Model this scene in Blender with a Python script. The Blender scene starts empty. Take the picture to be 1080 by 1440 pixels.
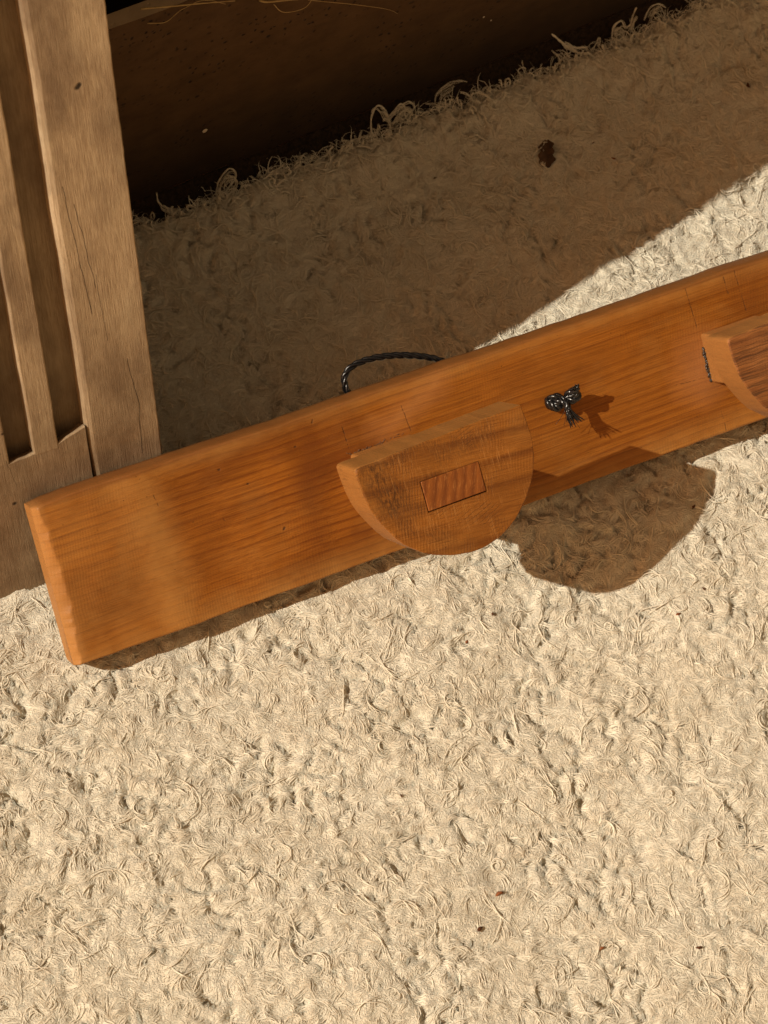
import bpy, bmesh, math, random
import numpy as np
from math import sin, cos, pi, radians, sqrt
from mathutils import Matrix, Vector

S = 0.001                                   # everything below is written in millimetres
scene = bpy.context.scene
col = scene.collection

# ------------------------------------------------------------------ camera
cam_data = bpy.data.cameras.new('camera')
cam = bpy.data.objects.new('camera', cam_data)
col.objects.link(cam)
RC = ((0.907041953, 0.311364950, -0.283419765),
      (-0.405672113, 0.826493031, -0.390306811),
      (0.112716600, 0.469000147, 0.875975930))
CAM = Vector((-360.33, -736.90, 1573.86))
cam.matrix_world = Matrix.Translation(CAM * S) @ Matrix(RC).to_4x4()
cam_data.sensor_fit = 'HORIZONTAL'
cam_data.sensor_width = 36.0
cam_data.lens = 36.0 * 3511.16 / 1080.0
cam_data.clip_start = 0.02
cam_data.clip_end = 100.0
cam_data.dof.use_dof = True
cam_data.dof.focus_distance = 1.73
cam_data.dof.aperture_fstop = 22.0
scene.camera = cam

# ------------------------------------------------------------------ light
SUN = Vector((-0.7216, 0.0691, 0.6889)).normalized()
world = bpy.data.worlds.new('World')
scene.world = world
world.use_nodes = True
wn = world.node_tree.nodes
wl = world.node_tree.links
sky = wn.new('ShaderNodeTexSky')
sky.sky_type = 'NISHITA'
sky.sun_disc = False
sky.sun_elevation = math.asin(SUN.z)
sky.sun_rotation = math.atan2(SUN.x, SUN.y)
tint = wn.new('ShaderNodeMixRGB')
tint.blend_type = 'MULTIPLY'
tint.inputs[0].default_value = 1.0
tint.inputs[2].default_value = (1.0, 0.435, 0.14, 1)     # warm tint added over the sky colour to warm the shade
wl.new(sky.outputs[0], tint.inputs[1])
bg = wn['Background']
wl.new(tint.outputs[0], bg.inputs[0])
bg.inputs[1].default_value = 0.15

sun_data = bpy.data.lights.new('sun', 'SUN')
sun_data.energy = 2.62
sun_data.angle = radians(0.53)
sun_data.color = (1.0, 0.925, 0.765)
sun = bpy.data.objects.new('sun', sun_data)
col.objects.link(sun)
sun.rotation_euler = SUN.to_track_quat('Z', 'Y').to_euler()

scene.render.engine = 'CYCLES'
scene.cycles.max_bounces = 4
scene.cycles.diffuse_bounces = 3
scene.cycles.glossy_bounces = 2
scene.view_settings.view_transform = 'Standard'
scene.view_settings.look = 'None'
scene.view_settings.exposure = 0.65
scene.view_settings.gamma = 1.0
scene.view_settings.use_curve_mapping = False

# ------------------------------------------------------------------ helpers
rng = np.random.default_rng(7)
random.seed(7)


def tag(o, label=None, cat=None, group=None, kind=None):
    if label: o['label'] = label
    if cat: o['category'] = cat
    if group: o['group'] = group
    if kind: o['kind'] = kind
    return o


def mesh_obj(name, verts, faces, mat, parent=None, smooth=True, scale=S):
    me = bpy.data.meshes.new(name)
    me.from_pydata((np.asarray(verts, float) * scale).tolist(), [], [list(map(int, f)) for f in faces])
    me.update()
    if smooth:
        me.polygons.foreach_set('use_smooth', [True] * len(me.polygons))
    if mat: me.materials.append(mat)
    o = bpy.data.objects.new(name, me)
    col.objects.link(o)
    if parent: o.parent = parent
    return o


def fast_mesh(name, V, Q, mat):
    """many quads at once; V (n,3) in mm, Q (m,4)"""
    me = bpy.data.meshes.new(name)
    me.vertices.add(len(V)); me.vertices.foreach_set('co', (np.asarray(V) * S).astype(np.float32).ravel())
    n = len(Q)
    me.loops.add(n * 4); me.loops.foreach_set('vertex_index', np.asarray(Q).astype(np.int32).ravel())
    me.polygons.add(n)
    me.polygons.foreach_set('loop_start', np.arange(0, n * 4, 4, dtype=np.int32))
    me.polygons.foreach_set('loop_total', np.full(n, 4, dtype=np.int32))
    me.polygons.foreach_set('use_smooth', np.ones(n, bool))
    me.update(calc_edges=True)
    if mat: me.materials.append(mat)
    return me


def frame_along(P):
    P = np.asarray(P, float)
    T = np.gradient(P, axis=0)
    T /= np.linalg.norm(T, axis=1)[:, None] + 1e-12
    N = np.zeros_like(P)
    ref = np.array([0, 0, 1.0]) if abs(T[0][2]) < .9 else np.array([1.0, 0, 0])
    u = np.cross(T[0], ref); u /= np.linalg.norm(u)
    for i in range(len(P)):
        u = u - T[i] * (u @ T[i]); u /= np.linalg.norm(u) + 1e-12
        N[i] = u
    return T, N, np.cross(T, N)


def tube(P, r, sides=8, cap=True):
    """verts and faces of a tube along P with radius r (number or list)"""
    P = np.asarray(P, float); n = len(P)
    r = np.broadcast_to(np.asarray(r, float), (n,))
    T, N, B = frame_along(P)
    V = []; F = []
    for i in range(n):
        for k in range(sides):
            t = 2 * pi * k / sides
            V.append(P[i] + r[i] * (cos(t) * N[i] + sin(t) * B[i]))
    for i in range(n - 1):
        for k in range(sides):
            k2 = (k + 1) % sides
            F.append((i * sides + k, i * sides + k2, (i + 1) * sides + k2, (i + 1) * sides + k))
    if cap:
        F.append(tuple(range(sides))[::-1]); F.append(tuple((n - 1) * sides + k for k in range(sides)))
    return V, F


class MB:
    def __init__(s): s.V = []; s.F = []
    def add(s, VF):
        o = len(s.V); s.V.extend([tuple(v) for v in VF[0]]); s.F.extend([tuple(i + o for i in f) for f in VF[1]]); return s
    def build(s, name, mat, parent=None, smooth=True): return mesh_obj(name, s.V, s.F, mat, parent, smooth)


def catmull(pts, n=12, closed=False):
    pts = np.asarray(pts, float); out = []
    m = len(pts)
    segs = m if closed else m - 1
    for i in range(segs):
        p1, p2 = pts[i], pts[(i + 1) % m]
        p0 = pts[i - 1] if (i > 0 or closed) else 2 * p1 - p2
        p3 = pts[(i + 2) % m] if (i + 2 < m or closed) else 2 * p2 - p1
        for t in np.linspace(0, 1, n, endpoint=False):
            out.append(.5 * ((2 * p1) + (p2 - p0) * t + (2 * p0 - 5 * p1 + 4 * p2 - p3) * t * t + (-p0 + 3 * p1 - 3 * p2 + p3) * t ** 3))
    if not closed: out.append(pts[-1])
    return np.array(out)


def resample(P, n, closed=False):
    P = np.asarray(P, float)
    if closed: P = np.vstack([P, P[:1]])
    s = np.concatenate([[0], np.cumsum(np.linalg.norm(np.diff(P, axis=0), axis=1))])
    t = np.linspace(0, s[-1], n, endpoint=not closed)
    return np.stack([np.interp(t, s, P[:, k]) for k in range(P.shape[1])], 1)


# vectorised value noise
_tab = rng.random((256, 256))
def vnoise(x, y, seed=0):
    x = np.asarray(x, float) + seed * 17.31; y = np.asarray(y, float) + seed * 9.77
    xi = np.floor(x).astype(int); yi = np.floor(y).astype(int)
    fx = x - xi; fy = y - yi
    fx = fx * fx * fx * (fx * (fx * 6 - 15) + 10); fy = fy * fy * fy * (fy * (fy * 6 - 15) + 10)
    def t(a, b): return _tab[a % 256, b % 256]
    return ((t(xi, yi) * (1 - fx) + t(xi + 1, yi) * fx) * (1 - fy) + (t(xi, yi + 1) * (1 - fx) + t(xi + 1, yi + 1) * fx) * fy) * 2 - 1


_jx = rng.random((256, 256)); _jy = rng.random((256, 256))
def worley(x, y):
    x = np.asarray(x, float); y = np.asarray(y, float)
    xi = np.floor(x).astype(int); yi = np.floor(y).astype(int)
    d1 = np.full(x.shape, 9.0); d2 = np.full(x.shape, 9.0)
    for i in (-1, 0, 1):
        for j in (-1, 0, 1):
            cx = xi + i; cy = yi + j
            px = cx + _jx[cx % 256, cy % 256]; py = cy + _jy[cx % 256, cy % 256]
            d = np.hypot(px - x, py - y)
            d2 = np.where(d < d1, d1, np.minimum(d2, d)); d1 = np.minimum(d1, d)
    return d1, d2


# ------------------------------------------------------------------ materials
class Mat:
    def __init__(s, name):
        s.m = bpy.data.materials.new(name); s.m.use_nodes = True
        s.t = s.m.node_tree; s.n = s.t.nodes; s.b = s.n['Principled BSDF']
        s.tc = s.n.new('ShaderNodeTexCoord')
    def link(s, a, b): s.t.links.new(a, b)
    def put(s, sock, x):
        if isinstance(x, bpy.types.NodeSocket): s.link(x, sock)
        elif isinstance(x, (tuple, list)) and sock.type == 'RGBA' and len(x) == 3: sock.default_value = (*x, 1)
        else: sock.default_value = x
    def obj(s): return s.tc.outputs['Object']
    def mapping(s, vec, scale=(1, 1, 1), rot=(0, 0, 0), loc=(0, 0, 0)):
        n = s.n.new('ShaderNodeMapping'); s.link(vec, n.inputs[0])
        n.inputs['Scale'].default_value = scale; n.inputs['Rotation'].default_value = rot; n.inputs['Location'].default_value = loc
        return n.outputs[0]
    def noise(s, vec, scale, detail=4, rough=.55, dist=0, out=0):
        n = s.n.new('ShaderNodeTexNoise'); s.link(vec, n.inputs['Vector'])
        n.inputs['Scale'].default_value = scale; n.inputs['Detail'].default_value = detail
        n.inputs['Roughness'].default_value = rough; n.inputs['Distortion'].default_value = dist
        return n.outputs[out]
    def wave(s, vec, scale, dist=2, detail=3, dscale=1, axis='Y', profile='SIN'):
        n = s.n.new('ShaderNodeTexWave'); s.link(vec, n.inputs['Vector'])
        n.bands_direction = axis; n.wave_profile = profile
        n.inputs['Scale'].default_value = scale; n.inputs['Distortion'].default_value = dist
        n.inputs['Detail'].default_value = detail; n.inputs['Detail Scale'].default_value = dscale
        return n.outputs['Fac']
    def voronoi(s, vec, scale, feature='F1', out='Distance'):
        n = s.n.new('ShaderNodeTexVoronoi'); s.link(vec, n.inputs['Vector']); n.feature = feature
        n.inputs['Scale'].default_value = scale
        return n.outputs[out]
    def ramp(s, fac, stops):
        n = s.n.new('ShaderNodeValToRGB'); s.put(n.inputs[0], fac)
        e = n.color_ramp.elements
        while len(e) < len(stops): e.new(.5)
        for k, (p, c) in zip(e, stops):
            k.position = p; k.color = (*c, 1) if isinstance(c, tuple) else (c, c, c, 1)
        return n.outputs[0]
    def mix(s, fac, a, b, mode='MIX'):
        n = s.n.new('ShaderNodeMixRGB'); n.blend_type = mode
        s.put(n.inputs[0], fac); s.put(n.inputs[1], a); s.put(n.inputs[2], b)
        return n.outputs[0]
    def math(s, op, a, b=0.0, c=0.0, clamp=False):
        n = s.n.new('ShaderNodeMath'); n.operation = op; n.use_clamp = clamp
        s.put(n.inputs[0], a); s.put(n.inputs[1], b); s.put(n.inputs[2], c)
        return n.outputs[0]
    def vec(s, op, a, b=None):
        n = s.n.new('ShaderNodeVectorMath'); n.operation = op
        s.put(n.inputs[0], a)
        if b is not None: s.put(n.inputs[1], b)
        return n
    def seg(s, vec, p0, p1, width, soft=.35):
        """1 on a thin line between two points given in mm (object space), 0 away from it"""
        p0 = Vector(p0) * S; p1 = Vector(p1) * S; d = p1 - p0
        rel = s.vec('SUBTRACT', vec, tuple(p0)).outputs[0]
        t = s.math('MULTIPLY', s.vec('DOT_PRODUCT', rel, tuple(d)).outputs['Value'], 1 / max(d.length_squared, 1e-12), clamp=True)
        sc = s.n.new('ShaderNodeVectorMath'); sc.operation = 'SCALE'
        sc.inputs[0].default_value = tuple(d); s.link(t, sc.inputs['Scale'])
        dist = s.vec('DISTANCE', rel, None); s.link(sc.outputs[0], dist.inputs[1])
        w = width * S
        m = s.n.new('ShaderNodeMapRange'); s.link(dist.outputs['Value'], m.inputs[0])
        m.inputs[1].default_value = w * (1 - soft); m.inputs[2].default_value = w * (1 + soft)
        m.inputs[3].default_value = 1; m.inputs[4].default_value = 0
        return m.outputs[0]
    def maxm(s, *a):
        r = a[0]
        for x in a[1:]: r = s.math('MAXIMUM', r, x)
        return r
    def bump(s, h, strength, dist, prev=None):
        n = s.n.new('ShaderNodeBump'); s.link(h, n.inputs['Height'])
        n.inputs['Strength'].default_value = strength; n.inputs['Distance'].default_value = dist
        if prev: s.link(prev, n.inputs['Normal'])
        return n.outputs[0]
    def done(s, color, rough=.6, normal=None, spec=.35):
        s.put(s.b.inputs['Base Color'], color); s.put(s.b.inputs['Roughness'], rough)
        s.b.inputs['Specular IOR Level'].default_value = spec
        if normal: s.link(normal, s.b.inputs['Normal'])
        return s.m


def warp(M, vec, scale, amt, loc=(0, 0, 0)):
    """vec + (noise - .5) * amt"""
    c = M.noise(M.mapping(vec, loc=loc), scale, 2, .5, out=1)
    d = M.vec('SUBTRACT', c, (.5, .5, .5)).outputs[0]
    return M.vec('ADD', vec, M.vec('MULTIPLY', d, amt).outputs[0]).outputs[0]


def pine_material(name, base, dark, pale, worn=None, lines=(), stains=(), ring=150, ang=0.0, saw=.5, seed=0.0, rough=.5):
    """oiled pine, grain along local x; base/dark/pale are wood colours"""
    M = Mat(name); o = M.mapping(M.obj(), loc=(seed, seed * .7, seed * .3), rot=(0, 0, ang))
    w = warp(M, o, 9, (.0, .010, .014))
    w = warp(M, w, 40, (.0, .0012, .001))
    g = M.mapping(w, scale=(.22, 1.0, 1.0))
    rings = M.wave(g, ring / 6.283 * 1.0, 1.1, 2, 1.5, 'Y', 'SAW')
    rings = M.ramp(rings, [(0, 0.0), (.55, .18), (.86, 1.0), (1, .1)])
    fib = M.noise(M.mapping(o, scale=(2.6, 900, 900)), 1, 5, .65)
    fibf = M.noise(M.mapping(o, scale=(18, 2600, 2600)), 1, 3, .7)
    big = M.noise(M.mapping(o, scale=(10, 26, 20)), 1, 4, .55)
    blot = M.noise(M.mapping(o, scale=(22, 30, 22), loc=(3, 1, 0)), 1, 5, .6)
    rmod = M.ramp(M.noise(M.mapping(o, scale=(5, 38, 20), loc=(5, 2, 0)), 1, 3, .6), [(.32, .25), (.62, 1.0)])
    c = M.mix(M.math('MULTIPLY', M.math('MULTIPLY', rings, .9), rmod), base, dark)
    tone = M.noise(M.mapping(o, scale=(7, 12, 10), loc=(1, 6, 0)), 1, 3, .5)
    c = M.mix(M.ramp(tone, [(.38, .38), (.55, 0.0)]), c, tuple(x * .72 for x in base))
    c = M.mix(M.ramp(fib, [(.40, 0.0), (.68, .42)]), c, dark)
    c = M.mix(M.ramp(big, [(.42, 0.0), (.72, .55)]), c, tuple(x * .62 for x in dark))
    c = M.mix(M.ramp(blot, [(.5, 0.0), (.78, .25)]), c, pale)
    c = M.mix(M.ramp(fibf, [(.34, .5), (.5, 0.0)]), c, tuple(x * .55 for x in dark))
    c = M.mix(M.ramp(fibf, [(.54, 0.0), (.72, .2)]), c, pale)
    if worn: c = M.mix(worn(M), c, pale)
    # dirt specks
    sp = M.voronoi(M.mapping(M.obj(), scale=(90, 130, 130)), 1)
    c = M.mix(M.ramp(sp, [(.02, .9), (.05, 0.0)]), c, (.03, .012, .004))
    for fn in stains: c = fn(M, c)
    h = M.math('ADD', M.math('MULTIPLY', fib, .5), M.math('MULTIPLY', rings, -.25))
    nrm = M.bump(h, .6, .0006)
    sw = M.wave(M.mapping(warp(M, o, 30, (.006, 0, 0)), rot=(0, 0, .12)), 150, .6, 2, 2, 'X', 'SIN')
    swm = M.ramp(M.noise(o, 18, 3, .5, 0), [(.47, 0.0), (.6, 1.0)])
    sw = M.math('MULTIPLY', sw, swm)
    nrm = M.bump(sw, saw, .00035, nrm)
    nrm = M.bump(M.noise(o, 35, 3, .5), .22, .0025, nrm)
    if lines:
        msk = lines(M)
        c = M.mix(msk, c, (.035, .018, .009))
        nrm = M.bump(M.math('MULTIPLY', msk, -1), .6, .0006, nrm)
    r = M.math('ADD', M.math('MULTIPLY', fib, .25), rough - .1)
    return M.done(c, r, nrm, .22)


# board of the rack ------------------------------------------------
def board_lines(M):
    o = M.obj(); T = 25.9
    w = warp(M, o, 160, (.0012, .0006, 0))
    gaps = M.ramp(M.noise(o, 210, 2, .6), [(.40, 0.0), (.52, 1.0)])
    L = [M.seg(w, p, q, wd) for p, q, wd in (
        ((225.4, 109, T), (227, 82, T), .35), ((271.6, 99, T), (273.8, 80, T), .3),
        ((503.2, 113, T), (506.5, 74, T), .3), ((507.8, 38, T), (511, 2, T), .3),
        ((544.6, 114, T), (547, 83, T), .33), ((535, 112, T), (536, 99, T), .35),
        ((478, 47, T), (503, 45, T), .3), ((84, 99, T), (86, 88, T), .25))]
    L = M.math('MULTIPLY', M.maxm(*L), gaps)
    P = [M.seg(w, p, q, wd, .5) for p, q, wd in (
        ((174, 92, T), (182, 95, T), .5), ((133, 98, T), (134, 98, T), .7), ((206, 108, T), (207, 110, T), .6),
        ((189, 96, T), (190, 96, T), .6), ((150, 82, T), (150.5, 82, T), .6), ((118, 44, T), (118, 44, T), .6),
        ((166, 43, T), (167, 44, T), .7), ((128, 62, T), (127, 64, T), .45))]
    return M.maxm(M.math('MULTIPLY', L, .6), M.math('MULTIPLY', M.maxm(*P), .8))


def board_worn(M):
    o = M.obj()
    w = warp(M, warp(M, o, 24, (.022, .008, 0)), 110, (.004, .002, 0))
    x = M.n.new('ShaderNodeSeparateXYZ'); M.link(w, x.inputs[0])
    s = M.math('ADD', x.outputs[0], M.math('MULTIPLY', x.outputs[1], .10))
    a = M.ramp(s, [(0.0, .8), (.013, .30), (.055, .26), (.078, .50), (.092, .50), (.108, .0), (1, 0.0)])
    n = M.ramp(M.noise(o, 45, 4, .6), [(.3, .45), (.6, 1.0)])
    z = M.math('ADD', x.outputs[1], 0)
    low = M.ramp(z, [(0.0, .55), (.02, 0.0), (.103, 0.0), (.114, .5)])
    # rubbed arrises and the worn end
    return M.math('MULTIPLY', M.maxm(a, low), n)


def board_stain(M, c):
    o = M.obj()
    w = warp(M, warp(M, o, 30, (.014, .014, 0)), 120, (.004, .004, 0))
    for p, q, wd, f in (((196, 76, 25), (240, 78, 25), 12, .7), ((205, 96, 25), (232, 100, 25), 9, .45), ((172, 92, 25), (184, 95, 25), 4, .6), ((186, 30, 25), (196, 92, 25), 9, .45), ((216, 24, 25), (224, 22, 25), 3, .6), ((504, 56, 25), (505, 45, 25), 12, .5),
                        ((548, 60, 25), (556, 100, 25), 16, .35), ((130, 100, 25), (200, 108, 25), 7, .25)):
        m = M.math('MULTIPLY', M.seg(w, p, q, wd, .9), f)
        c = M.mix(m, c, (.13, .035, .006))
    for p, q, wd, f in (((505, 60, 25), (500, 50, 25), 17, .28), ((255, 88, 25), (300, 104, 25), 9, .2)):
        m = M.math('MULTIPLY', M.seg(w, p, q, wd, .9), f)
        c = M.mix(m, c, (.62, .30, .12))
    x = M.n.new('ShaderNodeSeparateXYZ'); M.link(warp(M, o, 60, (0, .0012, 0)), x.inputs[0])
    edge = M.ramp(M.math('MULTIPLY', x.outputs[1], 5.0), [(.560, 0.0), (.572, .72)])      # older, dirtier upper edge
    c = M.mix(edge, c, (.17, .060, .016))
    end = M.ramp(x.outputs[0], [(0.0, .7), (.007, .5), (.0095, 0.0)])                         # bare wood where the end has split away
    c = M.mix(end, c, (.40, .19, .06))
    return c


PINE = (.335, .112, .0115); PINE_D = (.135, .030, .003); PINE_P = (.42, .21, .058)
mat_board = pine_material('oiled_pine_board', PINE, PINE_D, PINE_P, board_worn, board_lines, (board_stain,), 330, 0.0, .16, 0, .46)


def disc_lines(M):
    o = M.obj(); z = 144.3
    w = warp(M, o, 90, (.0016, .0012, 0))
    cr = M.maxm(M.seg(w, (313, 100.6, z), (286, 99.6, z), .6), *[M.seg(o, (253.4 + p[0] * 0.986, 65.4 + p[1] * 0.986, z), (253.4 + q[0] * 0.986, 65.4 + q[1] * 0.986, z), .55) for p, q in (((60.7, 35.8), (61.9, 25.8)), ((61.9, 25.8), (62.3, 14.3)), ((62.3, 14.3), (61.6, 6)), ((61.6, 6), (59.6, -2.8)), ((59.6, -2.8), (53.9, -14.9)))])
    cr2 = M.seg(w, (212, 39, z), (232, 66, z), .3)
    cr3 = M.seg(w, (233, 27, z), (257, 42, z), .3)
    a = M.obj()
    h1 = M.wave(M.mapping(warp(M, a, 60, (.003, .003, 0)), rot=(0, 0, .25)), 150, .8, 2, 2, 'X')
    h2 = M.wave(M.mapping(warp(M, a, 60, (.003, .003, 0), (1, 0, 0)), rot=(0, 0, -.35)), 120, .8, 2, 2, 'Y')
    m1 = M.ramp(M.noise(a, 40, 3, .55), [(.5, 0.0), (.62, 1.0)])
    m2 = M.ramp(M.noise(M.mapping(a, loc=(2, 1, 0)), 34, 3, .55), [(.5, 0.0), (.62, 1.0)])
    hh = M.math('MULTIPLY', M.maxm(M.math('MULTIPLY', M.ramp(h1, [(.86, 0.0), (.97, 1.0)]), m1), M.math('MULTIPLY', M.ramp(h2, [(.86, 0.0), (.97, 1.0)]), m2)), .38)
    return M.math('MULTIPLY', M.maxm(cr, cr2, cr3, hh), .8)


def disc_stain(M, c):
    o = M.obj()
    w = warp(M, warp(M, o, 60, (.016, .016, 0)), 260, (.006, .006, 0))
    brk = M.ramp(M.noise(M.mapping(o, scale=(1100, 240, 300), rot=(0, 0, .5)), 1, 5, .75), [(.40, 0.0), (.60, 1.0)])
    for p, q, wd, f in (((202, 92, 144), (210, 72, 144), 7, .8), ((206, 70, 144), (214, 50, 144), 4, .6), ((214, 66, 144), (225, 60, 144), 5, .5), ((250, 88, 144), (285, 90, 144), 8, .4), ((216, 44, 144), (240, 34, 144), 4, .5), ((196, 96, 144), (250, 99, 144), 3, .5)):
        c = M.mix(M.math('MULTIPLY', M.math('MULTIPLY', M.seg(w, p, q, wd, .95), brk), f * 1.25), c, (.055, .022, .008))
    return c


def rough_side(M, c, base=(249.8, 59.3, 25.9), hf=118.6, col=(.33, .145, .038)):
    """the sawn rim was never oiled: paler, rougher wood"""
    o = M.obj(); hgt = M.vec('DOT_PRODUCT', o, (.03, .0519, .9982)).outputs['Value']
    h0 = (base[0] * .03 + base[1] * .0519 + base[2] * .9982 + hf) * S
    rim = M.math('LESS_THAN', hgt, h0 - .0008)
    g = M.noise(M.mapping(o, scale=(900, 900, 500)), 1, 3, .7)
    return M.mix(M.math('MULTIPLY', rim, M.ramp(g, [(.3, .55), (.6, .9)])), c, col)


def pale_scratches(M, c):
    o = M.obj()
    s1 = M.noise(M.mapping(o, scale=(2600, 70, 100), rot=(0, 0, .12)), 1, 3, .5)
    s2 = M.noise(M.mapping(o, scale=(70, 2600, 100), rot=(0, 0, -.2)), 1, 3, .5)
    k = M.math('MULTIPLY', M.maxm(M.ramp(s1, [(.56, 0.0), (.70, .6)]), M.ramp(s2, [(.64, 0.0), (.72, .4)])), M.ramp(M.noise(o, 45, 3, .55), [(.42, 0.0), (.62, 1.0)]))
    return M.mix(k, c, (.52, .25, .075))


DISC = (.31, .112, .016); DISC_D = (.13, .037, .005); DISC_P = (.46, .23, .06)
mat_disc = pine_material('sawn_peg_wood', DISC, DISC_D, DISC_P, None, disc_lines, (disc_stain, pale_scratches, rough_side), 120, .1, .25, .37, .55)


def disc2_lines(M):
    o = M.obj()
    st = M.noise(M.mapping(warp(M, o, 60, (.002, .004, 0)), scale=(18, 620, 100)), 1, 4, .6)
    hgt = M.vec('DOT_PRODUCT', o, (.03, .0519, .9982)).outputs['Value']
    h0 = (530.8 * .03 + 58.5 * .0519 + 25.9 * .9982 + 114.0) * S
    front = M.math('GREATER_THAN', hgt, h0 - .0012)
    return M.math('MULTIPLY', M.math('MULTIPLY', M.ramp(st, [(.47, 0.0), (.62, 1.0)]), .62), M.math('ADD', M.math('MULTIPLY', front, .85), .15))


mat_disc_dark = pine_material('weathered_peg_wood', (.30, .115, .032), (.13, .042, .013), (.46, .22, .085), None, disc2_lines, (lambda M, c: rough_side(M, c, (530.8, 58.5, 25.9), 114.0),), 170, .0, .2, .81, .6)


def tenon_mat():
    M = Mat('peg_end_grain'); o = M.mapping(M.obj(), rot=(0, 0, .35))
    w = M.wave(warp(M, o, 90, (.004, .0, 0)), 46, 1.4, 3, 2, 'X', 'SAW')
    f = M.noise(M.mapping(o, scale=(900, 160, 100)), 1, 4, .6)
    c = M.mix(M.ramp(w, [(0, 0.0), (.7, 1.0), (1, .1)]), (.26, .080, .013), (.15, .041, .007))
    c = M.mix(M.ramp(f, [(.55, 0.0), (.7, .5)]), c, (.45, .19, .05))
    return M.done(c, .5, M.bump(f, .5, .0006), .35)


mat_tenon = tenon_mat()


def weathered_mat(name='weathered_softwood', k=1.0):
    """old grey-tan softwood, grain along local y"""
    M = Mat(name); o = M.obj()
    info = M.n.new('ShaderNodeObjectInfo')
    off = M.vec('SCALE', (1, 1, 1)); M.link(info.outputs['Random'], off.inputs['Scale'])
    p = M.vec('ADD', o, off.outputs[0]).outputs[0]
    f = M.noise(M.mapping(p, scale=(1300, 60, 900)), 1, 5, .7)
    f2 = M.noise(M.mapping(p, scale=(110, 7, 90)), 1, 5, .65)
    b = M.noise(M.mapping(p, scale=(30, 14, 30)), 1, 5, .62)
    c = M.mix(M.ramp(f2, [(.32, 0.0), (.7, .7)]), (.54, .415, .268), (.37, .272, .168))
    c = M.mix(M.ramp(f, [(.42, 0.0), (.66, .55)]), c, (.17, .10, .05))
    c = M.mix(M.ramp(b, [(.42, 0.0), (.66, .8)]), c, (.19, .130, .080))
    b2 = M.noise(M.mapping(p, scale=(18, 9, 18), loc=(4, 4, 0)), 1, 5, .65)
    c = M.mix(M.ramp(b2, [(.5, 0.0), (.75, .45)]), c, (.64, .53, .35))
    # dirt risen from the foot of the shutter
    x = M.n.new('ShaderNodeSeparateXYZ'); M.link(warp(M, o, 30, (.03, .05, 0)), x.inputs[0])
    d = M.ramp(x.outputs[1], [(0.0, .85), (.09, .7), (.17, .25), (.28, 0.0)])
    dn = M.ramp(M.noise(o, 26, 5, .65), [(.3, .4), (.62, 1.0)])
    c = M.mix(M.math('MULTIPLY', d, dn), c, (.15, .095, .05))
    w = warp(M, o, 60, (.003, .002, 0))
    L = M.maxm(*[M.seg(w, a, q, wd, .4) for a, q, wd in (
        ((-42, 318, 0), (-35, 215, 0), .22), ((-36, 303, 0), (-30, 235, 0), .2), ((-29, 245, 0), (-27, 190, 0), .14),
        ((-16, 170, 0), (-12, 130, 0), .22), ((-12, 130, 0), (-14, 85, 0), .22),
        ((-24.2, 385, 0), (-23, 386.5, 0), 1.6), ((-51, 66, 0), (-50.6, 66, 0), 1.2), ((-107, 77, 0), (-106.8, 77, 0), 1.3),
        ((-88, 24, 0), (-90, 12, 0), .3), ((-86, 42, 0), (-88, 24, 0), .35), ((-86.2, 41, 0), (-86, 41.5, 0), 1.1),
        ((-106, 140, 0), (-106, 140, 0), 1.2), ((-107, 116, 0), (-104, 92, 0), .35), ((-66, 305, 0), (-66, 306, 0), 1.0))])
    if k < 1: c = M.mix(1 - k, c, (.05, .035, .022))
    c = M.mix(M.math('MULTIPLY', M.math('MULTIPLY', L, M.ramp(M.noise(o, 90, 3, .6), [(.3, .75), (.5, 1.0)])), .92), c, (.018, .012, .007))
    nrm = M.bump(f, .55, .0008)
    nrm = M.bump(b, .35, .003, nrm)
    nrm = M.bump(M.math('MULTIPLY', L, -1), .2, .001, nrm)
    return M.done(c, .85, nrm, .2)


mat_weathered = weathered_mat()
mat_panel = weathered_mat('shaded_grimy_softwood', .62)  # darkened copy: shade of the recesses painted in, together with streaky grime


def dark_board_mat():
    M = Mat('dark_stained_board'); o = M.obj()
    f = M.noise(M.mapping(o, scale=(45, 60, 90)), 1, 5, .65)
    b = M.noise(o, 22, 5, .65)
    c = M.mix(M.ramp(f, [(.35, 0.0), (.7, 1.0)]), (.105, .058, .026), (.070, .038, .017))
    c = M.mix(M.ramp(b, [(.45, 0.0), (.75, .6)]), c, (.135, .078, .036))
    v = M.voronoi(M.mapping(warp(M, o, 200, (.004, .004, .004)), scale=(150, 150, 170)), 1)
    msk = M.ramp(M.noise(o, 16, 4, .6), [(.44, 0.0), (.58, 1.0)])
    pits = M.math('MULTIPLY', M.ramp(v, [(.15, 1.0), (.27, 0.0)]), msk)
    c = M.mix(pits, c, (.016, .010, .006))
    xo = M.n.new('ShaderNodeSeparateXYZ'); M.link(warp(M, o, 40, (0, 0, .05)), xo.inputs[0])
    foot_dark = M.ramp(M.math('MULTIPLY', xo.outputs[2], 5.0), [(.10, .9), (.45, .35), (.75, 0.0)])       # darker towards the foot of the board
    c = M.mix(foot_dark, c, (.018, .011, .007))
    g = M.n.new('ShaderNodeNewGeometry'); x = M.n.new('ShaderNodeSeparateXYZ'); M.link(g.outputs['True Normal'], x.inputs[0])
    c = M.mix(M.math('MULTIPLY', M.ramp(M.math('ABSOLUTE', x.outputs[2]), [(.6, 0.0), (.8, 1.0)]), M.ramp(b, [(.2, .55), (.6, 1.0)])), c, (.50, .36, .22))      # sky light on the upper edge, painted in as a paler colour
    return M.done(c, .75, M.bump(M.math('SUBTRACT', f, pits), .5, .001), .25)


mat_dark_board = dark_board_mat()


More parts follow.
